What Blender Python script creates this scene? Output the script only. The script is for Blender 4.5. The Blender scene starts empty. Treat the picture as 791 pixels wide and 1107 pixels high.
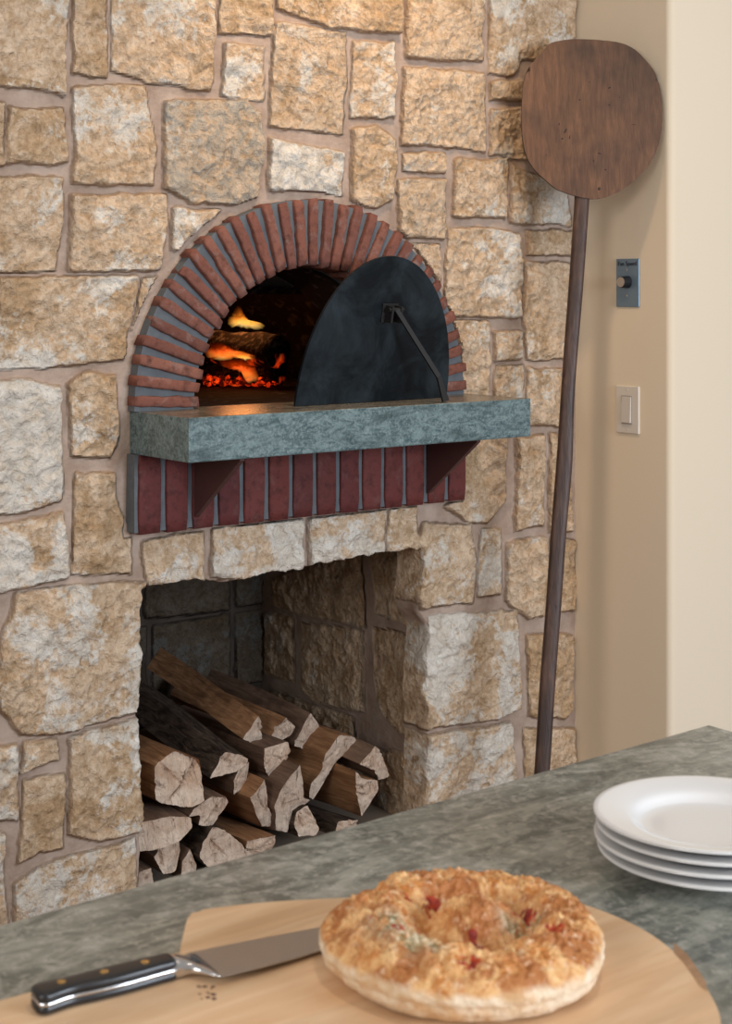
import bpy, bmesh, math, random
import numpy as np
from mathutils import Vector, Matrix, noise as mn
random.seed(7); rng = np.random.default_rng(11)
S = bpy.context.scene
COL = S.collection
# ------------------------------------------------------------------ camera
CZ = 1.53; F = 1700.0; VX, VY = 0.6175, 0.7865; RX, RY = 0.7865, -0.6175
cd = bpy.data.cameras.new('camera'); cam = bpy.data.objects.new('camera', cd); COL.objects.link(cam)
cam.location = (0, 0, CZ); cam.rotation_euler = (math.pi/2, 0, -math.atan2(VX, VY))
cd.sensor_fit = 'HORIZONTAL'; cd.sensor_width = 36; cd.lens = F/791*36
cd.shift_y = -(553.5-316)/791; cd.clip_start = .05
cd.dof.use_dof = True; cd.dof.focus_distance = 3.6; cd.dof.aperture_fstop = 17
S.camera = cam
# ------------------------------------------------------------------ light
S.view_settings.view_transform = 'Standard'; S.view_settings.look = 'None'
S.view_settings.gamma = 1; S.view_settings.use_curve_mapping = False
S.view_settings.exposure = 0.0
w = bpy.data.worlds.new('world'); S.world = w; w.use_nodes = True
w.node_tree.nodes['Background'].inputs[0].default_value = (1.0, .93, .86, 1)
w.node_tree.nodes['Background'].inputs[1].default_value = 0.40
def area(name, loc, target, size, power, color):
    l = bpy.data.lights.new(name, 'AREA'); l.shape = 'RECTANGLE'; l.size = size[0]; l.size_y = size[1]
    l.energy = power; l.color = color
    o = bpy.data.objects.new(name, l); COL.objects.link(o); o.location = loc
    o.rotation_euler = (Vector(target)-Vector(loc)).to_track_quat('-Z', 'Y').to_euler(); return o
def spot(name, loc, target, power, color, ang=70, blend=.6, rad=.05):
    l = bpy.data.lights.new(name, 'SPOT'); l.energy = power; l.color = color
    l.spot_size = math.radians(ang); l.spot_blend = blend; l.shadow_soft_size = rad
    o = bpy.data.objects.new(name, l); COL.objects.link(o); o.location = loc
    o.rotation_euler = (Vector(target)-Vector(loc)).to_track_quat('-Z', 'Y').to_euler(); return o
area('window_light', (2.6, -2.6, 1.9), (2.0, 2.6, 1.1), (1.7, 1.4), 180, (.78, .88, 1.0))
area('window_light', (-1.6, 0.4, 2.2), (1.4, 3.0, 1.2), (1.0, 1.2), 34, (.98, .96, .95))
spot('ceiling_spot', (2.25, 2.45, 2.95), (2.35, 3.05, 1.7), 44, (1, .70, .42), 85, .9)
spot('ceiling_spot', (1.0, 1.9, 2.95), (1.2, 3.05, 1.6), 16, (1, .80, .60), 80, .8)
spot('ceiling_spot', (2.3, 1.2, 2.95), (2.9, 2.9, 1.5), 16, (1, .84, .68), 70, .8)
spot('ceiling_spot', (.9, .6, 2.95), (1.05, 1.1, .93), 26, (1, .84, .68), 60, .8)
# ------------------------------------------------------------------ projection helpers: where things stand
def wp(px, py, t):
    u = (px-395.5)/F; return Vector((t*(VX+RX*u), t*(VY+RY*u), CZ-(py-316)*t/F))
def PY(px, py, y):
    u = (px-395.5)/F; return wp(px, py, y/(VY+RY*u))
def PXx(px, py, x):
    u = (px-395.5)/F; return wp(px, py, x/(VX+RX*u))
def PZ(px, py, z): return wp(px, py, (CZ-z)*F/(py-316))
# ------------------------------------------------------------------ object helpers
def tag(o, label=None, cat=None, group=None, kind=None):
    if label: o['label'] = label
    if cat: o['category'] = cat
    if group: o['group'] = group
    if kind: o['kind'] = kind
    return o
def empty(name, loc, rz=0):
    o = bpy.data.objects.new(name, None); COL.objects.link(o); o.location = loc; o.rotation_euler = (0, 0, rz)
    o.empty_display_size = .05; return o
def link(name, me, mats, parent=None, smooth=False):
    o = bpy.data.objects.new(name, me); COL.objects.link(o)
    for m in (mats if isinstance(mats, (list, tuple)) else [mats]): me.materials.append(m)
    if smooth: me.shade_smooth()
    if parent is not None:
        o.parent = parent
        bpy.context.view_layer.update()
        o.matrix_parent_inverse = parent.matrix_basis.inverted()
        if parent.parent is not None:
            o.matrix_parent_inverse = parent.matrix_world.inverted()
    return o
def bobj(name, bm, mats, parent=None, smooth=False):
    me = bpy.data.meshes.new(name); bmesh.ops.recalc_face_normals(bm, faces=bm.faces); bm.to_mesh(me); bm.free()
    return link(name, me, mats, parent, smooth)
def pobj(name, V, Fc, mats, parent=None, smooth=False, fm=None):
    me = bpy.data.meshes.new(name); me.from_pydata([tuple(v) for v in V], [], Fc); me.update()
    if fm is not None: me.polygons.foreach_set('material_index', fm)
    return link(name, me, mats, parent, smooth)
def box(bm, c, s, rot=None, bev=0, seg=2):
    M = Matrix.Translation(c) @ (rot.to_4x4() if rot is not None else Matrix.Identity(4)) @ Matrix.Diagonal((*s, 1))
    r = bmesh.ops.create_cube(bm, size=1, matrix=M)
    if bev > 0:
        es = list({e for v in r['verts'] for e in v.link_edges})
        bmesh.ops.bevel(bm, geom=es, offset=bev, segments=seg, affect='EDGES', profile=.5)
def cyl(bm, a, b, r, n=24, r2=None):
    a = Vector(a); b = Vector(b); d = b-a
    M = Matrix.Translation((a+b)/2) @ d.to_track_quat('Z', 'Y').to_matrix().to_4x4()
    bmesh.ops.create_cone(bm, cap_ends=True, segments=n, radius1=r, radius2=r if r2 is None else r2, depth=d.length, matrix=M)
def prism(bm, pts, off, bev=0):
    """pts: list of 3D points (planar), off: thickness vector"""
    off = Vector(off); A = [bm.verts.new(Vector(p)) for p in pts]; B = [bm.verts.new(Vector(p)+off) for p in pts]
    n = len(A); fs = [bm.faces.new(A), bm.faces.new(B[::-1])]
    for i in range(n): fs.append(bm.faces.new((A[i], B[i], B[(i+1) % n], A[(i+1) % n])))
    if bev > 0:
        es = [e for f in fs[:2] for e in f.edges]
        bmesh.ops.bevel(bm, geom=es, offset=bev, segments=2, affect='EDGES', profile=.5)
def catmull(P, k=6, closed=True):
    out = []; n = len(P)
    for i in range(n if closed else n-1):
        p0, p1, p2, p3 = (P[(i-1) % n], P[i], P[(i+1) % n], P[(i+2) % n]) if closed else (P[max(i-1, 0)], P[i], P[i+1], P[min(i+2, n-1)])
        for j in range(k):
            t = j/k
            out.append(tuple(.5*((2*b)+(-a+c)*t+(2*a-5*b+4*c-d)*t*t+(-a+3*b-3*c+d)*t**3) for a, b, c, d in zip(p0, p1, p2, p3)))
    if not closed: out.append(tuple(P[-1]))
    return out
# ------------------------------------------------------------------ numpy noise
def vnoise(x, y, seed=0):
    xi = np.floor(x).astype(np.int64); yi = np.floor(y).astype(np.int64); xf = x-xi; yf = y-yi
    def h(a, b):
        n = (a*374761393+b*668265263+seed*1274126177) & 0x7fffffff
        n = ((n ^ (n >> 13))*1274126177) & 0x7fffffff
        return ((n ^ (n >> 16)) & 0xffff)/65535.0
    u = xf*xf*(3-2*xf); v = yf*yf*(3-2*yf)
    return (h(xi, yi)*(1-u)+h(xi+1, yi)*u)*(1-v)+(h(xi, yi+1)*(1-u)+h(xi+1, yi+1)*u)*v
def fbm(x, y, sc, o=4, seed=0, rough=.5):
    a = 1; s = 0; tot = 0
    for i in range(o):
        s = s+a*(vnoise(x*sc*2**i, y*sc*2**i, seed+i*17)-.5)*2; tot += a; a *= rough
    return s/tot
# ------------------------------------------------------------------ materials
class N:
    def __init__(s, name, rough=.6, spec=.5, metal=0):
        s.m = bpy.data.materials.new(name); s.m.use_nodes = True; s.t = s.m.node_tree
        s.b = s.t.nodes['Principled BSDF']; s.b.inputs['Roughness'].default_value = rough
        s.b.inputs['Metallic'].default_value = metal; s.b.inputs['Specular IOR Level'].default_value = spec
        s._tc = None
    def nd(s, t, **k):
        n = s.t.nodes.new(t)
        for a, b in k.items(): setattr(n, a, b)
        return n
    def L(s, a, b): s.t.links.new(a, b)
    def tc(s, scale=(1, 1, 1), rot=(0, 0, 0), kind='Object'):
        if s._tc is None: s._tc = s.nd('ShaderNodeTexCoord')
        m = s.nd('ShaderNodeMapping'); m.inputs['Scale'].default_value = scale; m.inputs['Rotation'].default_value = rot
        s.L(s._tc.outputs[kind], m.inputs[0]); return m.outputs[0]
    def noise(s, v, sc, det=4, rough=.55, dist=0):
        n = s.nd('ShaderNodeTexNoise'); n.inputs['Scale'].default_value = sc; n.inputs['Detail'].default_value = det
        n.inputs['Roughness'].default_value = rough; n.inputs['Distortion'].default_value = dist; s.L(v, n.inputs['Vector']); return n.outputs[0]
    def ramp(s, f, stops, interp='LINEAR'):
        r = s.nd('ShaderNodeValToRGB'); r.color_ramp.interpolation = interp; e = r.color_ramp.elements
        while len(e) < len(stops): e.new(.5)
        for i, (p, c) in enumerate(stops):
            e[i].position = p; e[i].color = (*c, 1) if len(c) == 3 else c
        s.L(f, r.inputs[0]); return r.outputs[0]
    def val(s, f, a, b): return s.ramp(f, [(a, (0, 0, 0)), (b, (1, 1, 1))])
    def mix(s, f, a, b, mode='MIX'):
        n = s.nd('ShaderNodeMix', data_type='RGBA', blend_type=mode)
        for i, x in ((0, f), (6, a), (7, b)):
            if isinstance(x, (int, float)): n.inputs[i].default_value = x
            elif isinstance(x, tuple): n.inputs[i].default_value = (*x, 1)
            else: s.L(x, n.inputs[i])
        return n.outputs[2]
    def math(s, op, a, b=0):
        n = s.nd('ShaderNodeMath', operation=op)
        for i, x in ((0, a), (1, b)):
            if isinstance(x, (int, float)): n.inputs[i].default_value = x
            else: s.L(x, n.inputs[i])
        return n.outputs[0]
    def attr(s, name):
        n = s.nd('ShaderNodeAttribute'); n.attribute_name = name; return n.outputs['Fac']
    def bump(s, h, strength=.5, dist=.01):
        n = s.nd('ShaderNodeBump'); n.inputs['Strength'].default_value = strength; n.inputs['Distance'].default_value = dist
        s.L(h, n.inputs['Height']); s.L(n.outputs[0], s.b.inputs['Normal'])
    def base(s, c):
        if isinstance(c, tuple): s.b.inputs['Base Color'].default_value = (*c, 1)
        else: s.L(c, s.b.inputs['Base Color'])
        return s
def plain(name, c, rough=.5, metal=0, spec=.5): return N(name, rough, spec, metal).base(c).m

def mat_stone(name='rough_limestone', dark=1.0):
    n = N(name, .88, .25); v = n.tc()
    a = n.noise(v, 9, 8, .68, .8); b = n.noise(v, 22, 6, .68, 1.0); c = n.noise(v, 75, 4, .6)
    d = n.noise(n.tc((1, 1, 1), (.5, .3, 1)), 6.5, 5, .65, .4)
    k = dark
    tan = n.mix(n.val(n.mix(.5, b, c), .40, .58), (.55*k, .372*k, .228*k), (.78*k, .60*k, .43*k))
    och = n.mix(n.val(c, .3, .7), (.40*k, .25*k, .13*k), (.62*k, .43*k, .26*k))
    # ochre patches
    t1 = n.mix(n.val(n.math('ADD', a, n.math('MULTIPLY', n.attr('ochre'), .13)), .53, .66), tan, och)
    # chalky patches
    wh = n.mix(n.val(b, .35, .65), (.66*k, .565*k, .455*k), (.86*k, .81*k, .73*k))
    t2 = n.mix(n.val(n.math('ADD', d, n.math('MULTIPLY', n.math('ADD', n.attr('white'), n.math('MULTIPLY', n.math('SUBTRACT', c, .5), 1.6)), .16)), .555, .625), t1, wh)
    gr = n.mix(n.math('MULTIPLY', n.val(n.noise(v, 34, 6, .7, 1.2), .58, .70), .6), t2, (.36*k, .26*k, .16*k))
    gr2 = n.mix(n.math('MULTIPLY', n.attr('grey'), n.val(b, .4, .6)), gr, (.36*k, .33*k, .28*k))
    mo = n.mix(n.val(n.noise(v, 12, 5, .65), .35, .65), (.33*k, .235*k, .18*k), (.48*k, .37*k, .30*k))
    col = n.mix(n.attr('stone'), mo, gr2)
    n.base(col)
    h = n.math('ADD', n.math('MULTIPLY', c, .5), n.math('ADD', n.math('MULTIPLY', n.noise(v, 130, 3, .6), .14), n.math('MULTIPLY', b, .8)))
    n.bump(n.math('MULTIPLY', h, n.math('ADD', n.math('MULTIPLY', n.attr('stone'), .8), .2)), 1.0, .022)
    return n.m
def mat_brick(name, cols, rough=.85, spot=.4):
    n = N(name, rough, .25); v = n.tc()
    g = n.nd('ShaderNodeNewGeometry').outputs['Random Per Island']
    c = n.ramp(g, [(0, cols[0]), (.35, cols[1]), (.7, cols[2]), (1, cols[3])])
    c = n.mix(n.val(n.noise(v, 40, 5, .65), .48, .75), c, tuple(x*.55 for x in cols[0]))
    c = n.mix(n.math('MULTIPLY', n.val(n.noise(v, 26, 4, .6, .4), .56, .74), spot), c, (.34, .28, .26))
    n.base(c); n.bump(n.noise(v, 120, 5, .7), .5, .005); return n.m
def mat_granite(name, a, b, c, rough, sc=1, warm=None):
    n = N(name, rough, .5); v = n.tc((1, 1, 1), (.2, .3, .4))
    v2 = n.tc((1, 2.6, 2.6), (.0, .0, .5))
    f = n.noise(v2, 9*sc, 8, .68, 1.2); g = n.noise(v, 60*sc, 6, .7, .3); h = n.noise(v2, 3.2*sc, 5, .6, .8)
    col = n.mix(n.val(f, .40, .60), a, b)
    col = n.mix(n.math('MULTIPLY', n.val(g, .48, .66), .65), col, c)
    col = n.mix(n.math('MULTIPLY', n.val(h, .52, .66), .55), col, tuple(x*.5 for x in a))
    if warm: col = n.mix(n.math('MULTIPLY', n.val(n.noise(v, 5, 4, .6, .6), .5, .66), .4), col, warm)
    n.base(col); n.bump(g, .12, .002); return n.m
def mat_wood(name, a, b, sc=(1, 1, 1), rot=(0, 0, 0), rough=.5, ring=30, bump=.15, dark=None, dst=.8):
    n = N(name, rough, .4); v = n.tc(sc, rot)
    f = n.noise(v, ring, 6, .6, dst); g = n.noise(v, ring*.25, 3, .6, .5)
    c = n.mix(n.val(f, .35, .68), a, b)
    c = n.mix(n.math('MULTIPLY', n.val(g, .45, .7), .5), c, tuple(x*.62 for x in a))
    if dark: c = n.mix(n.math('MULTIPLY', n.val(n.noise(n.tc(), 5, 4, .6, .3), .5, .68), .7), c, dark)
    n.base(c); n.bump(f, bump, .004); return n.m
STONE = mat_stone(); STONE_IN = mat_stone('firebox_limestone', .80); STONE_BK = mat_stone('shaded_limestone', .14)  # darker copies of the wall stone: shade inside the wood box painted in
BRICK = mat_brick('arch_brick', [(.15, .060, .045), (.23, .088, .062), (.18, .073, .056), (.27, .112, .078)])
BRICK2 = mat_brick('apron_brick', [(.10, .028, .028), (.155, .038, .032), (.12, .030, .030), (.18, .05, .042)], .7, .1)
GROUT = N('grey_grout', .8, .3); GROUT.base(GROUT.mix(GROUT.noise(GROUT.tc(), 30, 5, .6), (.085, .095, .105), (.17, .185, .20))); GROUT.bump(GROUT.noise(GROUT.tc(), 90, 4), .4, .004); GROUT = GROUT.m
SLABM = mat_granite('green_stone_slab', (.050, .090, .100), (.165, .235, .245), (.30, .37, .37), .30, 2.6)
SLABTOP = mat_granite('warm_lit_slab_top', (.085, .080, .062), (.25, .215, .165), (.38, .33, .26), .24, 2.0)  # brownish tint paints the warm light on the slab's top face
COUNTERM = mat_granite('green_grey_granite', (.12, .13, .112), (.31, .315, .27), (.50, .49, .43), .24, 1.15)
def plaster(name, c):
    n = N(name, .75, .3); n.base(n.mix(n.noise(n.tc(), 3, 3), tuple(x*.97 for x in c), c)); n.bump(n.noise(n.tc(), 60, 4), .06, .003); return n.m
PLASTER = plaster('cream_plaster', (.84, .715, .545))
STEEL_D = N('blackened_steel', .42, .5, .75); _v = STEEL_D.tc(); STEEL_D.base(STEEL_D.mix(STEEL_D.val(STEEL_D.noise(_v, 7, 6, .65, .6), .4, .68), (.010, .014, .018), (.040, .056, .068))); STEEL_D.L(STEEL_D.ramp(STEEL_D.noise(_v, 12, 5, .6), [(.3, (.32,)*3), (.7, (.58,)*3)]), STEEL_D.b.inputs['Roughness']); STEEL_D = STEEL_D.m
IRON = plain('black_iron', (.010, .009, .009), .62, .2)
# ------------------------------------------------------------------ the masonry wall: rough stones in mortar
D = 3.07; YF = 3.04; XR = 3.145
ARC = Vector((2.221, D, 1.267)); RO = .487; RI = .327
ZS0, ZS1 = 1.172, 1.267        # stone shelf underside and top
OX0, OX1, OZ = 1.763, 2.61, .875   # wood box opening
STONES = [  # outline as seen on the wall, (white, ochre, grey)
 ([(-30,-34),(79,-34),(77,24),(73,65),(74,103),(53,95),(0,92),(-30,92)],0,.3,0),
 ([(86,-34),(121,-34),(121,83),(101,83),(83,76)],-.3,.5,0),
 ([(129,-34),(237,-34),(239,24),(235,87),(232,97),(206,96),(162,86),(126,77)],.3,.1,0),
 ([(243,-34),(299,-34),(300,38),(243,34)],-.3,.8,0),
 ([(250,44),(291,52),(292,109),(245,101)],.5,0,0),
 ([(-30,103),(10,111),(8,178),(-30,182)],-.2,.5,0),
 ([(15,115),(75,117),(79,174),(61,178),(10,176)],-.3,.5,0),
 ([(84,92),(162,92),(168,117),(175,162),(172,199),(83,197),(87,154)],.2,.2,0),
 ([(184,109),(271,106),(289,121),(290,170),(285,214),(263,220),(210,218),(183,202)],.3,0,.8),
 ([(-30,192),(74,192),(75,227),(67,291),(-30,292)],.1,.4,0),
 ([(83,210),(184,210),(186,243),(178,292),(81,292)],.2,.3,0),
 ([(191,224),(246,226),(201,271),(190,268)],.5,-.3,0),
 ([(305,-34),(440,-34),(438,35),(397,32),(364,28),(326,15),(305,8)],-.3,.7,0),
 ([(302,22),(345,28),(380,34),(382,86),(377,144),(343,142),(297,136)],.1,.2,.2),
 ([(388,43),(433,45),(433,127),(386,125)],.6,.1,0),
 ([(446,-34),(528,-34),(528,64),(489,64),(444,60)],-.2,.1,0),
 ([(536,-34),(626,-34),(627,40),(610,62),(570,64),(564,80),(556,82),(535,78)],.2,.4,0),
 ([(536,88),(575,86),(610,105),(536,107)],0,.2,0),
 ([(442,71),(530,77),(531,163),(493,159),(440,155)],0,.1,0),
 ([(537,117),(610,114),(610,170),(565,172),(536,166)],.2,.3,0),
 ([(388,138),(412,133),(433,150),(435,172),(429,215),(412,224),(386,219),(385,172)],-.1,.6,0),
 ([(297,148),(334,157),(377,163),(376,212),(352,212),(298,206)],.8,0,0),
 ([(442,165),(487,165),(487,187),(442,185)],0,.2,0),
 ([(436,193),(488,193),(487,258),(436,258)],-.2,.3,.2),
 ([(498,172),(554,172),(554,237),(496,234)],.2,.2,0),
 ([(559,180),(575,185),(618,200),(625,244),(558,240)],.3,.1,.3),
 ([(576,249),(625,250),(624,276),(576,275)],-.3,.4,0),
 ([(492,247),(523,247),(567,251),(570,283),(567,344),(487,341),(488,297)],.2,.1,0),
 ([(574,283),(626,285),(624,389),(576,390),(572,339)],-.2,.4,0),
 ([(447,265),(482,265),(482,330),(470,310),(452,280)],.1,.2,0),
 ([(494,346),(535,347),(535,430),(505,430),(497,395)],.2,0,0),
 ([(540,358),(570,358),(570,389),(540,392)],.1,.1,0),
 ([(542,397),(573,397),(573,436),(541,436)],0,.2,0),
 ([(576,399),(622,400),(620,461),(576,461)],-.1,.3,0),
 ([(564,475),(595,472),(595,570),(564,575),(565,500)],-.1,.2,0),
 ([(503,440),(555,440),(553,541),(534,565),(515,565),(487,548),(503,538)],0,.3,0),
 ([(463,567),(516,567),(523,606),(519,653),(462,659),(452,635),(450,595)],0,.2,0),
 ([(528,572),(548,574),(548,644),(523,646)],0,.2,0),
 ([(555,588),(596,583),(598,664),(577,670),(553,651)],0,.4,0),
 ([(472,668),(566,661),(570,769),(541,780),(465,791),(466,733)],.5,.1,0),
 ([(464,798),(559,783),(565,860),(560,900),(464,905)],.4,.1,0),
 ([(601,470),(622,470),(622,525),(625,575),(601,575)],-.6,.9,0),  # stones right of the peel handle: its shadow put into the deep ochre tint
 ([(602,580),(629,586),(628,660),(603,663)],-.6,1.,0),
 ([(576,687),(626,687),(625,770),(618,779),(578,776)],-.6,1.1,0),
 ([(574,790),(628,790),(630,900),(574,900)],-.6,.9,0),
 ([(159,586),(226,575),(226,636),(166,640),(159,603)],.4,.1,0),
 ([(235,571),(333,558),(331,618),(286,630),(235,625)],.7,-.2,0),
 ([(340,557),(424,549),(422,600),(385,610),(340,613)],.7,-.2,0),
 ([(427,549),(456,546),(456,596),(426,599)],.1,.2,0),
 ([(5,298),(67,298),(154,298),(146,357),(143,390),(50,399),(3,399)],.3,.5,0),
 ([(-30,298),(-4,298),(-4,400),(-30,402)],.2,.3,0),
 ([(159,300),(180,300),(160,330),(150,365)],0,.4,0),
 ([(-30,418),(25,410),(70,420),(72,541),(33,554),(-30,565)],1.0,-.3,0),
 ([(79,417),(97,405),(131,407),(133,477),(124,494),(84,494)],-.1,.6,0),
 ([(86,512),(129,511),(135,551),(147,584),(147,622),(85,622)],0,.6,0),
 ([(-30,578),(72,554),(80,625),(33,638),(-30,650)],.6,.5,0),
 ([(22,644),(89,633),(162,630),(162,674),(160,770),(85,793),(26,796),(4,770),(2,741),(9,689)],.5,.4,0),
 ([(-30,660),(-2,655),(-6,790),(-30,800)],.4,.2,0),
 ([(31,804),(68,800),(70,822),(28,837)],0,.4,0),
 ([(81,800),(158,778),(160,900),(111,911),(80,907)],.3,.3,0),
 ([(33,844),(76,839),(74,922),(48,926),(26,937)],0,.7,0),
 ([(-30,815),(24,807),(26,889),(-30,894)],.6,.2,0),
 ([(22,956),(48,941),(152,907),(154,960),(140,1020),(20,1020)],.5,.3,0),
 ([(-30,904),(11,907),(9,941),(15,1010),(-30,1020)],.4,.2,0),
]
for (y0, y1, x0, x1, wd) in ((-112,-42,-170,626,88),(-190,-120,-170,626,104),(1030,1120,-60,150,90),(1130,1230,-60,150,100),(1240,1330,-60,150,80),
                             (912,990,478,630,72),(1000,1090,478,630,86),(1100,1200,478,630,70)):
    x = x0
    while x < x1-20:
        e = min(x+wd*random.uniform(.7, 1.3), x1)
        if e-x > 25: STONES.append(([(x+4,y0),(e-4,y0),(e-4,y1),(x+4,y1)], random.uniform(-.2,.6), random.uniform(0,.5), 0))
        x = e
y = -30
while y < 1010:
    e = y+random.uniform(70, 120)
    STONES.append(([(-170,y),(-104,y),(-104,e-8),(-170,e-8)], random.uniform(-.2,.6), random.uniform(0,.5), 0))
    m = y+random.uniform(-6, 14)
    STONES.append(([(-96,m+6),(-38,m),(-38,e-10),(-96,e-4)], random.uniform(-.2,.6), random.uniform(0,.5), 0))
    y = e
def relief(gx, gz, polys, amp=1.0, seed=0, edge=.007):
    """height, stone mask and tints of a wall of rough stones at positions gx, gz (metres)"""
    H = np.zeros_like(gx); M = np.zeros_like(gx); W = np.zeros_like(gx); O = np.zeros_like(gx); G = np.zeros_like(gx)
    qx = gx+fbm(gx, gz, 14, 3, seed+1)*.007+fbm(gx, gz, 60, 2, seed+2)*.003
    qz = gz+fbm(gx, gz, 14, 3, seed+3)*.007+fbm(gx, gz, 60, 2, seed+4)*.003
    rough = fbm(gx, gz, 11, 3, seed+5); r2 = fbm(gx, gz, 34, 3, seed+6); r3 = np.abs(fbm(gx, gz, 20, 4, seed+7, .6))
    r4 = np.abs(fbm(gx+.4, gz, 48, 3, seed+9, .6))
    for i, (P, wh, oc, gy) in enumerate(polys):
        P = np.array(P); a = P.min(0)-.03; b = P.max(0)+.03
        s = (gx > a[0]) & (gx < b[0]) & (gz > a[1]) & (gz < b[1])
        if not s.any(): continue
        x = qx[s]; z = qz[s]; dm = np.full(x.shape, 9.); ins = np.zeros(x.shape, bool)
        for k in range(len(P)):
            p = P[k]; q = P[(k+1) % len(P)]; e = q-p
            t = np.clip(((x-p[0])*e[0]+(z-p[1])*e[1])/(e@e+1e-12), 0, 1)
            dm = np.minimum(dm, np.hypot(x-p[0]-t*e[0], z-p[1]-t*e[1]))
            c = ((p[1] > z) != (q[1] > z)) & (x < (q[0]-p[0])*(z-p[1])/(q[1]-p[1]+1e-12)+p[0]); ins ^= c
        sd = np.where(ins, dm, -dm)+.0045
        m = np.clip(sd/edge, 0, 1); m = m*m*(3-2*m)
        R = random.Random(i*7+seed); cx, cz = P.mean(0)
        base = R.uniform(.009, .017)+(x-cx)*R.uniform(-.05, .05)+(z-cz)*R.uniform(-.06, .06)
        pil = .005*np.clip(sd/.03, 0, 1)**.7
        h = m*(base+pil+(rough[s]*.009+r2[s]*.007-r3[s]*.014-r4[s]*.009)*np.clip(sd/.012, .25, 1))*amp
        up = m > M[s]
        for A, v in ((W, wh), (O, oc), (G, gy)): 
            t_ = A[s]; t_[up] = v; A[s] = t_
        H[s] = np.maximum(H[s], h); M[s] = np.maximum(M[s], m)
    H += (1-M)*(fbm(gx, gz, 9, 3, seed+8)*.004+.002)
    return H, M, W, O, G
def attrs(me, **k):
    for n_, a in k.items():
        t = me.attributes.new(n_, 'FLOAT', 'POINT'); t.data.foreach_set('value', np.ascontiguousarray(a, dtype=np.float32).ravel())
def seg(*parts):
    out = []
    for a, b, st in parts:
        n = max(1, round((b-a)/st)); out += list(np.linspace(a, b, n+1)[:-1])
    out.append(parts[-1][1]); return np.array(out)
xs = seg((.25, .66, .014), (.66, OX0, .0042), (OX0, OX1, .0042), (OX1, XR, .0042))
zs = seg((0, .22, .014), (.22, OZ, .0042), (OZ, 2.38, .0042), (2.38, 2.75, .014))
GX, GZ = np.meshgrid(xs, zs, indexing='ij'); nx, nz = GX.shape
polys = []
for P, a, b, c in STONES:
    polys.append(([(PY(x, y, YF).x, PY(x, y, YF).z) for x, y in P], a, b, c))
# the edges of the opening wander with the broken stone edges
fx = np.exp(-((GX-OX0)/.05)**2)+np.exp(-((GX-OX1)/.05)**2)
wx = (fbm(GX*0+3, GZ, 16, 4, 41)*.010)*np.exp(-((GX-OX0)/.04)**2)+(fbm(GX*0+9, GZ, 12, 4, 43)*.012-.034/(1+np.exp(-(GZ-.70)/.012)))*np.exp(-((GX-OX1)/.04)**2)
wx *= 1/(1+np.exp((GZ-.92)/.03))
wz = (fbm(GX, GZ*0+5, 8, 5, 47, .65)*.024-.004)*np.exp(-((GZ-OZ)/.035)**2)*((GX > OX0-.05) & (GX < OX1+.05))
X2 = GX+wx; Z2 = GZ+wz
H, M, W, O, G = relief(X2, Z2, polys)
rr = np.hypot(X2-ARC.x, Z2-ARC.z); ring = (Z2 > ZS0) & (rr < RO+.02)
H[ring] = np.minimum(H[ring], .004); M[ring] *= 0
apr = (X2 > 1.725) & (X2 < 2.72) & (Z2 > .985) & (Z2 < 1.3)
H[apr] = np.minimum(H[apr], .006); M[apr] *= 0
Y2 = D-H
idx = np.arange(nx*nz).reshape(nx, nz)
cx = (xs[:-1, None]+xs[1:, None])/2+0*zs[None, :-1]; cz = (zs[None, :-1]+zs[None, 1:])/2+0*xs[:-1, None]
keep = ~((cx > OX0) & (cx < OX1) & (cz < OZ))
keep &= ~((np.hypot(cx-ARC.x, cz-ARC.z) < .40) & (cz > ZS1-.03))
keep &= ~((cx > 1.80) & (cx < 2.64) & (cz > 1.03) & (cz <= ZS1-.03))
fi, fj = np.nonzero(keep)
FA = np.stack([idx[fi, fj], idx[fi+1, fj], idx[fi+1, fj+1], idx[fi, fj+1]], 1)
V = np.stack([X2.ravel(), Y2.ravel(), Z2.ravel()], 1)
# returns of the broken edges into the wood box
ii = [i for i in range(nx) if OX0-1e-6 <= xs[i] <= OX1+1e-6]; i0, i1 = ii[0], ii[-1]
j1 = int(np.argmin(abs(zs-OZ)))
path = [idx[i0, j] for j in range(0, j1)]+[idx[i, j1] for i in range(i0, i1+1)]+[idx[i1, j] for j in range(j1-1, -1, -1)]
base = len(V); n2 = len(path); k = 6
ex = []
for s_ in range(1, k+1):
    for q in path:
        v = V[q]; f = s_/k; wob = .004*math.sin(v[2]*70+s_*1.7+v[0]*50)
        ex.append((v[0]+wob*(1-f), v[1]*(1-f)+3.16*f, v[2]+wob*(1-f)))
V = np.vstack([V, ex]); FE = []
for s_ in range(k):
    for q in range(n2-1):
        a = path[q] if s_ == 0 else base+(s_-1)*n2+q; b = path[q+1] if s_ == 0 else base+(s_-1)*n2+q+1
        FE.append((a, base+s_*n2+q, base+s_*n2+q+1, b))
me = bpy.data.meshes.new('wall_stone')
me.from_pydata(V.tolist(), [], FA.tolist()+[tuple(int(x) for x in f) for f in FE]); me.update()
def ext(A): return np.concatenate([A.ravel(), np.tile(A.ravel()[path], k)])
attrs(me, stone=ext(M), white=ext(W), ochre=ext(O), grey=ext(G))
wall = tag(link('wall_front', me, STONE, None, True), kind='structure')

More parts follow.
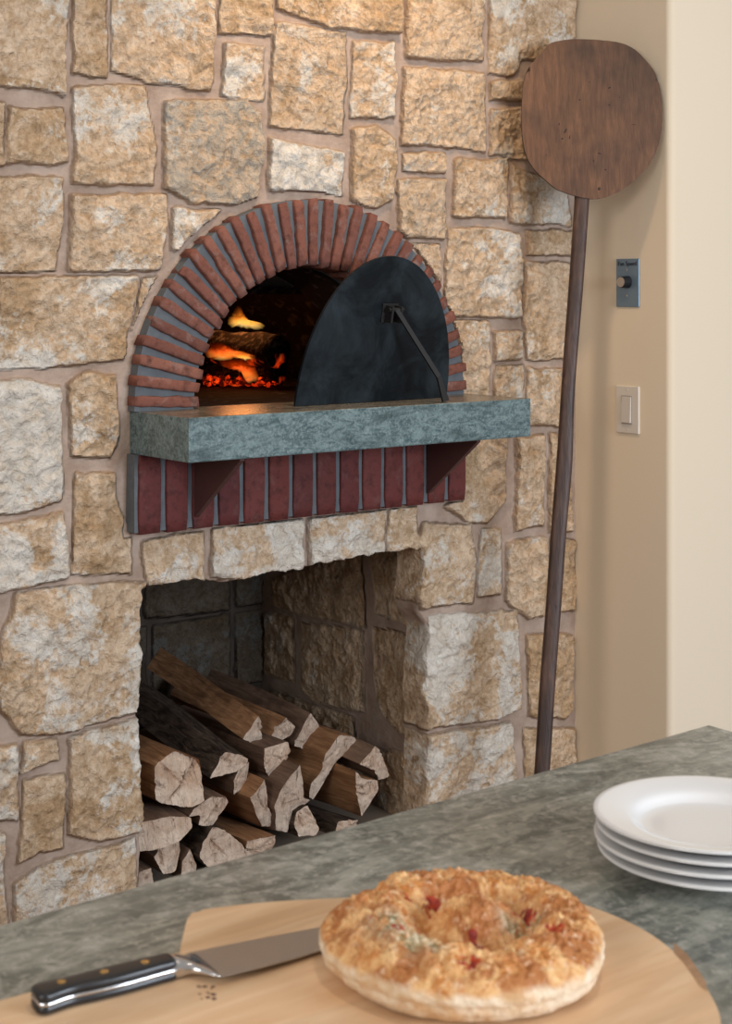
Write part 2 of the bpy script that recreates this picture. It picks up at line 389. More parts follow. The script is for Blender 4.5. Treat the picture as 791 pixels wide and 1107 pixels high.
# inside of the wood box: right side, back, left side, top and floor, all rough stone or mortar
BX0, BX1, BY, BZF, BZT = 1.74, 2.615, 3.84, .155, .90
def stone_sheet(name, fun, ua, ub, va, vb, polys, st=.006, seed=3, mat=None, parent=None):
    us = seg((ua, ub, st)); vs = seg((va, vb, st)); A, B = np.meshgrid(us, vs, indexing='ij')
    H, M, W, O, G = relief(A, B, polys, .8, seed)
    pts = fun(A, B, H); ix = np.arange(A.size).reshape(A.shape)
    Fc = np.stack([ix[:-1, :-1], ix[1:, :-1], ix[1:, 1:], ix[:-1, 1:]], -1).reshape(-1, 4)
    me = bpy.data.meshes.new(name); me.from_pydata(np.stack([p.ravel() for p in pts], 1).tolist(), [], Fc.tolist()); me.update()
    attrs(me, stone=M, white=W, ochre=O, grey=G)
    return tag(link(name, me, mat or STONE_IN, parent, True), kind='structure')
RS = [[(288,628),(381,590),(387,678),(315,664),(286,655)],[(391,590),(458,580),(458,686),(397,664)],[(281,664),(309,668),(310,738),(279,730)],
      [(318,674),(384,682),(385,771),(331,759),(318,746)],[(395,680),(458,693),(455,804),(424,796),(402,770),(396,749)],
      [(285,748),(375,778),(385,860),(300,850)],[(400,812),(452,818),(452,900),(400,900)],[(300,600),(380,590),(380,585),(300,585)],
      [(284,870),(385,880),(390,950),(290,950)],[(400,910),(455,912),(458,990),(404,980)]]
rp = []
for P in RS:
    q = [PXx(x, y, BX1-.02) for x, y in P]; rp.append(([(v.y, v.z) for v in q], -.1, .35, 0))
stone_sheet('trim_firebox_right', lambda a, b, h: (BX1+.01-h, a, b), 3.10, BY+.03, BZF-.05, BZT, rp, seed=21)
def gen(u0, u1, v0, v1, sd):
    R = random.Random(sd); out = []; v = v0
    while v < v1-.03:
        e = v+R.uniform(.17, .25); u = u0-R.uniform(0, .12)
        while u < u1:
            f = u+R.uniform(.2, .34); out.append(([(u+.011,v+.01),(f-.011,v+.01+R.uniform(-.01,.01)),(f-.011,e-.01),(u+.011,e-.01+R.uniform(-.01,.01))], R.uniform(-.3,.1), R.uniform(0,.4), 0)); u = f
        v = e
    return out
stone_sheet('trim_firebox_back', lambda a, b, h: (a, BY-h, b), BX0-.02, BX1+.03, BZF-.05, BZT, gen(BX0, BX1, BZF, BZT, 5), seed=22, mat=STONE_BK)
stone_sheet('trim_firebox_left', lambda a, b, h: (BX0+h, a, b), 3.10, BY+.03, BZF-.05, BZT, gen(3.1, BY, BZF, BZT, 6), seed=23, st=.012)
bm = bmesh.new(); box(bm, (2.18, 3.5, BZT+.02), (1.0, .74, .04)); tag(bobj('trim_firebox_top', bm, plain('dark_plaster', (.06, .045, .035), .9)), kind='structure')  # even, very dark brown top of the wood box
bm = bmesh.new(); box(bm, (2.18, 3.47, BZF/2), (1.0, .80, BZF)); tag(bobj('trim_firebox_floor', bm, plain('dusty_mortar', (.20, .15, .11), .9)), kind='structure')

# the plaster walls right of the stonework: side wall with a rounded corner, then the lit front face
YC = PXx(725, 500, XR).y
def rounded_plan():
    r = .018; pts = [(XR, 3.2)]
    for k in range(9):
        a = math.pi+k/8*math.pi/2; pts.append((XR+r+r*math.cos(a), YC+r+r*math.sin(a)))
    pts += [(4.6, YC), (4.6, YC+.12), (XR+.12, YC+.12), (XR+.12, 3.2)]; return pts
bm = bmesh.new(); prism(bm, [(x, y, 0) for x, y in rounded_plan()], (0, 0, 2.75))
tag(bobj('wall_right', bm, PLASTER), kind='structure')
bm = bmesh.new(); box(bm, (1.6, 1.2, -.05), (7, 6, .1)); fl = N('wood_floor', .4); fl.base(fl.mix(fl.noise(fl.tc((8, 1, 1)), 8, 5), (.16, .09, .05), (.26, .15, .08)))
tag(bobj('floor', bm, fl.m), kind='structure')

# ------------------------------------------------------------------ oven: brick arch, apron and chamber
oven = tag(empty('pizza_oven', (2.221, D, ZS1)), 'brick-arched pizza oven built into the stone wall with a fire burning inside', 'oven')
def brick(bm, c, ax, ln, rad, L_, Wd, Dp, nl=9, jit=.0018):
    """rounded brick: ax = length axis, ln = width axis, rad = depth axis"""
    prof = []
    for (sx, sy) in ((-1,-1),(1,-1),(1,1),(-1,1)):
        r = .004; a0 = {(-1,-1):math.pi,(1,-1):1.5*math.pi,(1,1):0,(-1,1):.5*math.pi}[(sx,sy)]
        for k in range(3):
            a = a0+k*math.pi/4; prof.append((sx*(Wd/2-r)+r*math.cos(a), sy*(Dp/2-r)+r*math.sin(a)))
    rings = []; sd = random.random()*100
    for i in range(nl+1):
        f = i/nl; sc = .93 if i in (0, nl) else 1; row = []
        pos = (f-.5)*L_
        for (p, q) in prof:
            v = c+ax*pos+ln*p*sc+rad*q*sc
            v += Vector(mn.noise_vector(v*70+Vector((sd, 0, 0))))*jit*1.6+ax*mn.noise(v*45+Vector((sd,3,1)))*jit*(2 if i in (0,nl) else 0)
            row.append(bm.verts.new(v))
        rings.append(row)
    n = len(prof)
    for i in range(nl):
        for k in range(n): bm.faces.new((rings[i][k], rings[i][(k+1)%n], rings[i+1][(k+1)%n], rings[i+1][k]))
    bm.faces.new(rings[0][::-1]); bm.faces.new(rings[-1])
FB = D-.045   # face of the bricks
bm = bmesh.new(); NB = 33
for i in range(NB):
    a = math.pi*(i+.5)/NB + random.uniform(-.004, .004); d = Vector((math.cos(a), 0, math.sin(a))); tn = Vector((-math.sin(a), 0, math.cos(a)))
    off = random.uniform(-.004, .004)
    c = Vector((ARC.x, FB+.05+random.uniform(-.003,.003), ARC.z))+d*((RO+RI)/2+off)
    brick(bm, c, d, tn, Vector((0,1,0)), RO-RI+random.uniform(-.006,.006), .0245, .10)
bobj('brick_arch', bm, BRICK, oven, True)
def ring_body(bm, r0, r1, y0, y1, n=64):
    pr = []
    for i in range(n+1):
        a = math.pi*i/n; c, s = math.cos(a), math.sin(a)
        pr.append([bm.verts.new((ARC.x+r*c, y, ARC.z+r*s)) for r, y in ((r0,y0),(r1,y0),(r1,y1),(r0,y1))])
    for i in range(n):
        for k in range(4): bm.faces.new((pr[i][k], pr[i+1][k], pr[i+1][(k+1)%4], pr[i][(k+1)%4]))
    bm.faces.new(pr[0]); bm.faces.new(pr[-1][::-1])
bm = bmesh.new(); ring_body(bm, RI+.004, RO-.003, FB+.013, D+.10); bobj('arch_grout', bm, GROUT, oven, False)
bm = bmesh.new(); AX0, AX1 = 1.742, 2.703; nb = 14; pit = (AX1-AX0+.012)/nb
for i in range(nb):
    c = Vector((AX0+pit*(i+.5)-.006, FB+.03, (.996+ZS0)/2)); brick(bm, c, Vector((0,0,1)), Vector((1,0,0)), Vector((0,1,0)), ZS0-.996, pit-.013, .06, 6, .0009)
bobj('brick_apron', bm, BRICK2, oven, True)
bm = bmesh.new(); box(bm, ((AX0+AX1)/2-.004, FB+.05, (1.0+ZS0)/2), (AX1-AX0+.008, .085, ZS0-1.0)); bobj('apron_grout', bm, GROUT, oven)
# chamber: short tunnel then a low dome, fire brick
CH = mat_brick('sooty_fire_brick', [(.016,.008,.006),(.020,.010,.007),(.014,.007,.005),(.024,.011,.008)])
bm = bmesh.new(); ring_body(bm, RI-.004, RI+.06, D+.08, 3.34, 40); bobj('oven_throat', bm, CH, oven)
bm = bmesh.new(); r = bmesh.ops.create_uvsphere(bm, u_segments=48, v_segments=24, radius=1, matrix=Matrix.Translation((2.30, 3.80, ZS1-.01)) @ Matrix.Diagonal((.60, .54, .44, 1)))
bmesh.ops.delete(bm, geom=[v for v in bm.verts if v.co.z < ZS1-.05 or (v.co.y < 3.36 and abs(v.co.x-ARC.x) < .33 and v.co.z < ZS1+.33)], context='VERTS')
dome = bobj('oven_dome', bm, CH, oven, True); so = dome.modifiers.new('thick', 'SOLIDIFY'); so.thickness = -.03
bm = bmesh.new(); box(bm, (2.26, 3.73, ZS1-.035), (1.3, 1.30, .06)); bobj('oven_floor', bm, CH, oven)
# stone shelf with brackets
shelf = tag(empty('oven_shelf', (2.24, D, ZS0)), 'thick green stone shelf in front of the brick oven opening', 'shelf')
bm = bmesh.new(); FYS = 2.82
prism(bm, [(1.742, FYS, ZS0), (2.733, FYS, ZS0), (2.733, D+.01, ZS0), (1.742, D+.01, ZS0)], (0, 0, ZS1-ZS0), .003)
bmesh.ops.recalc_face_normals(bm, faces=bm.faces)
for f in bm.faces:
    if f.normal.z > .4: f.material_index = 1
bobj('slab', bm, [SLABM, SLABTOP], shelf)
BR = plain('oxide_red_bracket', (.075, .028, .026), .6)
for X in (1.884, 2.573):
    bm = bmesh.new(); prism(bm, [(X, FB+.001, ZS0-.001), (X, FYS+.02, ZS0-.001), (X, FYS+.02, ZS0-.006), (X, FB+.001, ZS0-.150)], (.012, 0, 0), .001); bobj('bracket', bm, BR, shelf)
# ------------------------------------------------------------------ oven door, leaning on its prop
door = tag(empty('oven_door', (2.354, 2.95, ZS1)), 'half-round black steel oven door propped open on the stone shelf', 'oven door')
A = Vector((2.343-.2388, 2.954-.0100, ZS1)); B = Vector((2.343+.2388, 2.954+.0100, ZS1)); bx = (B-A).normalized(); R_ = (B-A).length/2; Cn = (A+B)/2
out = Vector((bx.y, -bx.x, 0)); lean = .192; up = Vector((0,0,1))*math.cos(lean)+out*math.sin(lean); nrm = bx.cross(up)
if nrm.dot(Vector((0,-1,0))) < 0: nrm = -nrm
DH = .355
def dl(u, v, n=0): return Cn+bx*u+up*v+nrm*n
pts = [dl(R_*math.cos(a), DH*math.sin(a)**.96 if a > 0 and a < math.pi else 0) for a in [math.pi*i/60 for i in range(61)]]
bm = bmesh.new(); prism(bm, pts, -nrm*.007, .0012); bobj('door_plate', bm, STEEL_D, door)
rot = Matrix((bx, up, nrm)).transposed()
bm = bmesh.new(); HV = .218
for du in (-.013, .015): box(bm, dl(du+.012, HV, .014), (.006, .040, .030), rot, .001)
box(bm, dl(.012, HV, .002), (.048, .046, .004), rot, .001); cyl(bm, dl(-.010, HV+.012, .022), dl(.036, HV+.012, .022), .005, 12)
bobj('hinge_bracket', bm, IRON, door)
ft = PZ(481.5, 437, ZS1+.004); ft = PY(481.5, 436, 2.834)
ft.z = ZS1+.003; p0 = dl(.013, HV+.012, .024); mid = p0.lerp(ft, .78)+Vector((0.012, .0, .010))
bm = bmesh.new()
def strip(bm, a, b, w1, w2, th):
    d = (b-a).normalized(); s = d.cross(nrm).normalized(); n_ = s.cross(d)
    V = []
    for p, w_ in ((a, w1), (b, w2)):
        for x, y in ((-1,-1),(1,-1),(1,1),(-1,1)): V.append(bm.verts.new(p+s*x*w_/2+n_*y*th/2))
    for k in range(4): bm.faces.new((V[k], V[(k+1)%4], V[4+(k+1)%4], V[4+k]))
    bm.faces.new(V[:4]); bm.faces.new(V[4:][::-1])
strip(bm, p0, mid, .011, .012, .006); strip(bm, mid, ft, .012, .019, .006)
bobj('prop_handle', bm, IRON, door)

# ------------------------------------------------------------------ fire
def charred():
    n = N('charred_wood', .9, .2); v = n.tc(); f = n.noise(v, 30, 5, .6, .5); g = n.noise(n.tc((1, 3, 3)), 22, 4, .6)
    n.base(n.mix(n.val(g, .5, .65), (.02, .014, .011), (.16, .125, .105)))
    e = n.ramp(n.noise(v, 20, 3, .5, .6), [(.56, (0, 0, 0)), (.70, (.7, .04, .004)), (.85, (1, .25, .03))])
    sg = n.nd('ShaderNodeSeparateXYZ'); n.L(n.tc(kind='Generated'), sg.inputs[0]); e = n.mix(n.val(sg.outputs[2], .10, .42), e, (0, 0, 0)); n.L(e, n.b.inputs['Emission Color']); n.b.inputs['Emission Strength'].default_value = 1.0; n.bump(f, .8, .01); return n.m
def ember():
    n = N('glowing_embers', .9, .2); v = n.tc(); n.base((.03, .015, .01))
    e = n.ramp(n.noise(v, 34, 5, .6, .5), [(.46, (.02, .001, 0)), (.60, (.5, .02, .002)), (.70, (1, .12, .01)), (.85, (1, .45, .08))])
    n.L(e, n.b.inputs['Emission Color']); n.b.inputs['Emission Strength'].default_value = 1.7; return n.m
CHAR = charred(); EMB = ember()
def rlog(a, b, r, n=20, k=10, jit=.006):
    bm = bmesh.new(); d = (b-a).normalized(); s = d.cross(Vector((0,0,1))).normalized(); t = s.cross(d); R = []
    for i in range(k+1):
        c = a.lerp(b, i/k); row = []
        for j in range(n):
            an = 2*math.pi*j/n; q = s*math.cos(an)+t*math.sin(an); rr_ = r*(1+.18*mn.noise(q*1.6+c*9))
            row.append(bm.verts.new(c+q*rr_+Vector(mn.noise_vector((c+q*r)*50))*jit))
        R.append(row)
    for i in range(k):
        for j in range(n): bm.faces.new((R[i][j], R[i][(j+1)%n], R[i+1][(j+1)%n], R[i+1][j]))
    bm.faces.new(R[0][::-1]); bm.faces.new(R[-1]); return bm
GF = 'wood burning in the oven'
for nm, a, b, r, lb in (('burning_log', wp(225, 405, 4.50), wp(303, 402, 4.42), .036, 'charred log glowing at the bottom of the oven fire'),
                    ('burning_log', wp(222, 374, 4.53), wp(303, 381, 4.37), .047, 'cracked ashy log on top of the oven fire')):
    tag(bobj(nm, rlog(a, b, r), CHAR, None, True), lb, 'log', GF)
bm = bmesh.new()
for i in range(110):
    p = wp(random.uniform(222, 300), 0, random.uniform(4.38, 4.58)); p.z = ZS1+.004+random.uniform(0, .022)
    bmesh.ops.create_icosphere(bm, subdivisions=1, radius=random.uniform(.005, .012), matrix=Matrix.Translation(p) @ Matrix.Rotation(random.random()*6, 4, 'X') @ Matrix.Diagonal((1, random.uniform(.6, 1.2), .7, 1)))
for v in bm.verts: v.co += Vector(mn.noise_vector(v.co*140))*.006
tag(bobj('embers', bm, EMB), 'bed of glowing orange embers under the burning logs', 'embers', kind='stuff')
def flame_mat(name, stops, st):
    m = bpy.data.materials.new(name); m.use_nodes = True; t = m.node_tree; t.nodes.clear()
    tc = t.nodes.new('ShaderNodeTexCoord'); sp = t.nodes.new('ShaderNodeSeparateXYZ'); t.links.new(tc.outputs['Generated'], sp.inputs[0])
    nz_ = t.nodes.new('ShaderNodeTexNoise'); nz_.inputs['Scale'].default_value = 42; nz_.inputs['Detail'].default_value = 4; t.links.new(tc.outputs['Object'], nz_.inputs['Vector'])
    ad = t.nodes.new('ShaderNodeMath'); ad.operation = 'MULTIPLY_ADD'; t.links.new(nz_.outputs[0], ad.inputs[0]); ad.inputs[1].default_value = .7; t.links.new(sp.outputs[2], ad.inputs[2])
    rp_ = t.nodes.new('ShaderNodeValToRGB'); e = rp_.color_ramp.elements
    while len(e) < len(stops): e.new(.5)
    for i, (p, c) in enumerate(stops): e[i].position = p; e[i].color = (*c, 1)
    t.links.new(ad.outputs[0], rp_.inputs[0])
    em = t.nodes.new('ShaderNodeEmission'); em.inputs[1].default_value = st; t.links.new(rp_.outputs[0], em.inputs[0])
    tr = t.nodes.new('ShaderNodeBsdfTransparent'); mx = t.nodes.new('ShaderNodeMixShader')
    r2_ = t.nodes.new('ShaderNodeValToRGB'); r2_.color_ramp.elements[0].position = .5; r2_.color_ramp.elements[0].color = (.95,)*3+(1,); r2_.color_ramp.elements[1].position = 1.25; r2_.color_ramp.elements[1].position = 1.0; r2_.color_ramp.elements[1].color = (.15,)*3+(1,)
    mu = t.nodes.new('ShaderNodeMath'); mu.operation = 'MULTIPLY'; mu.inputs[1].default_value = .75; t.links.new(ad.outputs[0], mu.inputs[0]); t.links.new(mu.outputs[0], r2_.inputs[0])
    at = t.nodes.new('ShaderNodeAttribute'); at.attribute_name = 'core'; m2 = t.nodes.new('ShaderNodeMath'); m2.operation = 'MULTIPLY'; t.links.new(r2_.outputs[0], m2.inputs[0]); t.links.new(at.outputs['Fac'], m2.inputs[1]); t.links.new(m2.outputs[0], mx.inputs[0]); t.links.new(tr.outputs[0], mx.inputs[1]); t.links.new(em.outputs[0], mx.inputs[2])
    o = t.nodes.new('ShaderNodeOutputMaterial'); t.links.new(mx.outputs[0], o.inputs[0]); return m
FL1 = flame_mat('yellow_flame', [(.3, (1, .75, .28)), (.6, (1, .48, .08)), (.85, (.9, .25, .02)), (1.0, (.35, .07, .005))], 1.5)
FL2 = flame_mat('orange_flame', [(.35, (1, .5, .12)), (.6, (1, .22, .025)), (.9, (.9, .09, .01)), (1.0, (.3, .02, 0))], 1.4)
def flame(pts, t, th, mat, parent):
    """a tongue of flame: outline lens-shaped in depth"""
    P = catmull(pts, 5); P = [(x+1.6*mn.noise(Vector((x*.35, y*.35, t)))+.8*mn.noise(Vector((x, y, 3))), y+2.2*mn.noise(Vector((x*.4, y*.2, 9)))) for x, y in P]; cx_ = sum(p[0] for p in P)/len(P); cy_ = sum(p[1] for p in P)/len(P)
    V = []; Fc = []; K = 8; n = len(P); dv = Vector((VX, VY, 0))
    for side in (-1, 1):
        for k in range(K):
            f = 1-k/K
            for (x, y) in P: V.append(wp(cx_+(x-cx_)*f, cy_+(y-cy_)*f, t)+dv*side*th*math.sqrt(max(0, 1-f*f)))
        V.append(wp(cx_, cy_, t)+dv*side*th)
    off = K*n+1
    for s_ in (0, 1):
        for k in range(K-1):
            for j in range(n):
                q = (s_*off+k*n+j, s_*off+k*n+(j+1)%n, s_*off+(k+1)*n+(j+1)%n, s_*off+(k+1)*n+j); Fc.append(q if s_ else q[::-1])
        for j in range(n): Fc.append((s_*off+(K-1)*n+j, s_*off+(K-1)*n+(j+1)%n, s_*off+K*n))
    for j in range(n): Fc.append((j, (j+1)%n, off+(j+1)%n, off+j))
    o = pobj('tongue', V, Fc, mat, parent, True)
    core = [c_ for s_ in (0, 1) for c_ in [min(1, ((k/K)*1.25)**1.3) for k in range(K) for _ in range(n)]+[1]]
    attrs(o.data, core=np.array(core)); return o
fire = tag(empty('oven_fire', wp(260, 410, 4.48)), 'yellow and orange flames licking around the logs inside the oven', 'fire')
flame([(246,349),(249,342),(252,337),(256,331),(260,332),(262,338),(267,343),(271,347),(279,349),(286,352),(284,356),(272,356),(258,354),(248,353)], 4.56, .03, FL1, fire)
flame([(228,371),(236,369),(247,374),(258,379),(268,382),(277,386),(270,389),(258,387),(243,390),(228,388),(220,380)], 4.36, .02, FL1 and FL2, fire)
flame([(252,381),(262,380),(272,386),(268,389),(256,386)], 4.32, .01, FL1, fire)
flame([(235,388),(250,387),(262,386),(272,390),(276,398),(280,410),(268,414),(262,404),(252,400),(240,396)], 4.36, .015, FL2, fire)
fl_ = bpy.data.lights.new('fire_light', 'POINT'); fl_.energy = 1.1; fl_.color = (1, .36, .10); fl_.shadow_soft_size = .06
fo = bpy.data.objects.new('fire_light', fl_); COL.objects.link(fo); fo.location = wp(262, 345, 4.42); fo.location.z += .04

# ------------------------------------------------------------------ firewood
def wood_cut():
    n = N('cut_end_grain', .8, .25); v = n.tc((1, 1, 1)); f = n.noise(v, 45, 5, .65, .8); g = n.noise(v, 11, 4, .6, .4)
    wv = n.nd('ShaderNodeTexWave', wave_type='RINGS', rings_direction='Y'); wv.inputs['Scale'].default_value = 34; wv.inputs['Distortion'].default_value = 6; wv.inputs['Detail'].default_value = 3; n.L(v, wv.inputs['Vector'])
    c = n.mix(n.val(g, .35, .65), (.56, .37, .25), (.86, .70, .56)); c = n.mix(n.math('MULTIPLY', wv.outputs['Fac'], .07), c, (.33, .19, .115))
    c = n.mix(n.math('MULTIPLY', n.val(f, .55, .7), .5), c, (.24, .14, .09)); oi = n.nd('ShaderNodeObjectInfo').outputs['Random']; c = n.mix(n.math('MULTIPLY', oi, .55), c, (.40, .31, .25)); cr = n.noise(n.tc((26, 1, 5), (0, .6, 0)), 3, 4, .7, .5); c = n.mix(n.math('MULTIPLY', n.val(cr, .60, .66), .75), c, (.10, .055, .035)); n.base(c); n.bump(n.math('ADD', f, n.math('MULTIPLY', cr, .8)), 1.0, .012); return n.m
def wood_split(name, a, b):
    n = N(name, .75, .3); v = n.tc((9, .8, 9)); f = n.noise(v, 9, 6, .65, .5); g = n.noise(n.tc(), 6, 4, .6)
    c = n.mix(n.val(f, .35, .66), a, b); c = n.mix(n.math('MULTIPLY', n.val(g, .52, .62), .6), c, tuple(x*.45 for x in a)); n.base(c); n.bump(f, .7, .008); return n.m
def bark():
    n = N('rough_bark', .9, .2); v = n.tc((5, 1, 5)); f = n.noise(v, 14, 6, .7, .8); c = n.mix(n.val(f, .4, .68), (.035, .022, .015), (.16, .11, .08)); n.base(c); n.bump(f, 1, .016); return n.m
CUT = wood_cut(); SP1 = wood_split('split_wood', (.22, .10, .045), (.44, .235, .115)); SP2 = wood_split('old_split_wood', (.13, .075, .05), (.24, .15, .10)); BARK = bark()
LOGS = [ # front outline, distance of the front end, back shift (x, z), side materials (1 split, 2 old split, 3 bark), label, back scale
 ([(280,769.6),(285,778),(286,808),(263.6,796)],3.28,(-.03,.085),1,'long smooth orange-brown split log slanting across the top of the pile',.95),
 ([(245,809.8),(260,812),(272.4,817.6),(271.5,825.5),(258.7,831.4),(228.3,838.2)],3.19,(-.02,.075),3,'dark bark-covered log with a ragged pale end, second from the top left',1),
 ([(167.5,832.4),(193,816.7),(217.5,826.5),(220.5,835.3),(215.6,867.6),(201.9,874.5),(175.4,873.5),(166.6,868.6)],3.15,(-.03,.03),1,'thick log with a cracked square end at the left edge of the pile',1),
 ([(305.5,776),(315,786),(312,796),(296,809),(291,800)],3.30,(-.02,.04),1,'split log with a narrow pale end just right of the topmost log',1.1),
 ([(334.5,770),(343,783),(344,790.5),(359,801),(354,805.5),(328,810),(318,807.7),(327,785)],3.30,(-.02,.03),2,'log with a pointed tan end at the back top of the pile',1),
 ([(362.4,796),(379.6,798),(385,804.5),(383,811),(364.6,822.7),(356,836.7),(346,856),(337.7,869),(333,866),(334,851.8),(346,834.6),(347.4,817.4),(356,804)],3.22,(-.02,.01),1,'log with a long hooked greyish end reaching down to the left',1),
 ([(403.3,805.5),(407.6,808.8),(418.3,826),(427,840),(424.7,842.7),(411.8,844.7),(404,832.4),(386,825)],3.16,(-.03,.01),2,'log with a pale triangular end, farthest right in the pile',1),
 ([(381.8,834.6),(390,843),(407.5,845.3),(407.5,856),(399,873),(392.5,886),(387,869),(384,849.6)],3.15,(-.04,0),1,'reddish split log under the rightmost triangular one',1.15),
 ([(283,811),(309.8,805.5),(313,815),(304.4,832.4),(296.9,850.7),(287,838.9),(283,830)],3.22,(-.02,.02),2,'log with a pale downward-pointing wedge end below the top row',1),
 ([(320.5,827),(323.7,843),(325.4,862.5),(332,864.7),(323.7,873),(313,881.8),(309.8,901),(298,900),(296.9,879.7),(294.7,873),(305.5,847.5)],3.17,(-.02,.0),2,'log with a tall jagged greyish-white end in the middle of the pile',1),
 ([(283,844),(287,858.8),(288,872.5),(298,890),(296,898),(285,898),(276,885),(265.6,863.7)],3.17,(-.01,.01),1,'split log with a slim peaked end left of the jagged greyish one',1),
 ([(270.5,827.5),(268.5,858.8),(262.6,856.9),(251.9,862.7),(249.9,847),(256,834)],3.20,(-.01,.01),2,'small log with a notched pale end right under the dark bark log',1),
 ([(229.3,859.8),(248.9,862.7),(252.5,868.6),(239,882.4),(231,893),(215.6,891),(217.5,880.4),(203.8,881.4),(209.7,872.5)],3.15,(-.01,.0),2,'log with a split grey-tan end resting below the cracked square one',1),
 ([(149,892),(182,883),(201.9,882.4),(200.9,892),(188,906),(168.5,916.7),(150,920.6)],3.13,(0,0),2,'log with a rib-marked sawn end at the lower left',1),
 ([(229.3,894),(243,898),(258.7,911.8),(262,925),(252,941),(223.4,937.3),(214.6,929.4),(219.5,910)],3.14,(0,0),3,'half-round log with a smooth grey-brown end low in the pile',1),
 ([(194,905),(197,921.6),(192,946),(174.4,948),(162.6,927.5),(174.4,915.7)],3.14,(0,0),2,'log with a broad tan end under the rib-marked one',1),
 ([(206.8,914),(214.6,932),(212,952),(198,950),(198,927.5)],3.16,(0,0),2,'narrow shaded log beside the half-round one',1),
 ([(262,909),(295,904),(296,916),(292,930),(264,932)],3.14,(0,0),1,'flat reddish block of wood at the bottom by the half-round log',1),
 ([(332,869),(344,894.7),(341,902),(323.7,904),(318,890.5),(321,877.5)],3.15,(-.01,0),3,'dark curled piece of bark wood low right of the jagged log',1),
 ([(166.6,935),(170,955),(149,960),(152,940)],3.13,(0,0),2,'small triangular log end at the lowest left corner',1),
 ([(364.6,888),(384,885),(384,902),(362,907)],3.17,(-.02,0),3,'dark thin piece of wood under the reddish split log',1)]
SUP = [((205,965),.045),((250,972),.05),((300,965),.05),((340,940),.052),((372,930),.05),((395,912),.04),((300,925),.035),((330,990),.04)]
CRACKS = {id(LOGS[2][0]): [((174,875),(219,825),.016,-.30)], id(LOGS[12][0]): [((222,890),(240,866),.010,.2)], id(LOGS[7][0]): [((384,850),(402,850),.006,.2)]}
def log_obj(P, y0, sh, side, label, bs, L=.44):
    Q = [PY(x, y, y0) for x, y in P]; c = sum(Q, Vector())/len(Q)
    pts = []; n = len(Q); per = []
    for i in range(n):
        a = Q[i]; b = Q[(i+1)%n]; k = max(2, int((b-a).length/.005))
        for j in range(k): pts.append((a.lerp(b, j/k), i))
    # soften the corners a little
    pp = [p for p, _ in pts]; m = len(pp)
    pp = [(pp[i-1]+pp[i]*5+pp[(i+1)%m])/7+Vector((1, 0, 1))*.0012*mn.noise(pp[i]*150) for i in range(m)]
    CR = [(PY(*a_, y0), PY(*b_, y0), dp_, tl_) for a_, b_, dp_, tl_ in CRACKS.get(id(P), [])]; W_ = max(p.x for p in pp)-min(p.x for p in pp)
    RG = random.Random(int(c.x*9973)+int(c.z*7919))
    for _ in range(3):
        an_ = RG.uniform(0, math.pi); o_ = c+Vector((RG.uniform(-.3, .3)*W_, 0, RG.uniform(-.3, .3)*W_)); l_ = RG.uniform(.3, .6)*W_
        CR.append((o_, o_+Vector((math.cos(an_)*l_, 0, math.sin(an_)*l_)), RG.uniform(.004, .010), RG.uniform(-.28, .28)))
    def carve(v):
        y_ = 0
        for a_, b_, dp_, tl_ in CR:
            ex, ez = b_.x-a_.x, b_.z-a_.z; ll = math.hypot(ex, ez)+1e-9; t_ = ((v.x-a_.x)*ex+(v.z-a_.z)*ez)/ll/ll; sd_ = ((v.x-a_.x)*ez-(v.z-a_.z)*ex)/ll
            tc_ = min(1, max(0, t_)); dd = math.hypot(v.x-a_.x-tc_*ex, v.z-a_.z-tc_*ez)
            y_ += dp_*math.exp(-(dd/.0024)**2)+max(0, sd_)*tl_
        return y_
    rows = 22; V = []; Fc = []; fm = []; sd = random.random()*50
    tiltx, tiltz = random.uniform(-.12, .12), random.uniform(-.2, .08)
    for r in range(rows+1):
        f = r/rows; s_ = 1+(bs-1)*f; s_ *= (1 if r else .985)
        for i, p in enumerate(pp):
            q = p-c; ripple = 1+.05*mn.noise(Vector((q.x*14+sd, f*2.2, q.z*14)))+.035*mn.noise(Vector((q.x*60, f*3+sd, q.z*60)))*(1.8 if side == 3 else 1)
            v = c+q*s_*ripple+Vector((sh[0]*f+.006*math.sin(f*3+sd), L*f, sh[1]*f+.006*math.sin(f*2.3+sd)))
            if r == 0: v.y += q.x*tiltx+q.z*tiltz+.003*mn.noise(q*60+Vector((sd,0,0)))
            V.append(v)
    for r in range(rows):
        for i in range(m):
            Fc.append((r*m+i, r*m+(i+1)%m, (r+1)*m+(i+1)%m, (r+1)*m+i)); fm.append(1)
    # end faces as fans with relief
    for r, fl in ((0, 1), (rows, 0)):
        cen = sum((V[r*m+i] for i in range(m)), Vector())/m; K = 12; st = len(V)
        for k in range(1, K):
            for i in range(m):
                v = V[r*m+i].lerp(cen, k/K); V.append(v+Vector((0, .0050*mn.noise(v*55+Vector((sd, 1, 2))), 0)))
        V.append(cen.copy())
        if fl:
            for q_ in list(range(st, len(V)))+list(range(m)): V[q_] = V[q_]+Vector((0, carve(V[q_]), 0))
        def id_(k, i): return r*m+i%m if k == 0 else st+(k-1)*m+i%m
        for k in range(K-1):
            for i in range(m): Fc.append((id_(k,i), id_(k+1,i), id_(k+1,i+1), id_(k,i+1)) if not fl else (id_(k,i+1), id_(k+1,i+1), id_(k+1,i), id_(k,i))); fm.append(0)
        for i in range(m): Fc.append((id_(K-1,i), len(V)-1, id_(K-1,i+1))); fm.append(0)
    org = c.copy(); V = [v-org for v in V]
    o = pobj('firewood_log', V, Fc, [CUT, (None, SP1, SP2, BARK)[side]], None, False, fm); o.location = org
    bm = bmesh.new(); bm.from_mesh(o.data); bmesh.ops.recalc_face_normals(bm, faces=bm.faces)
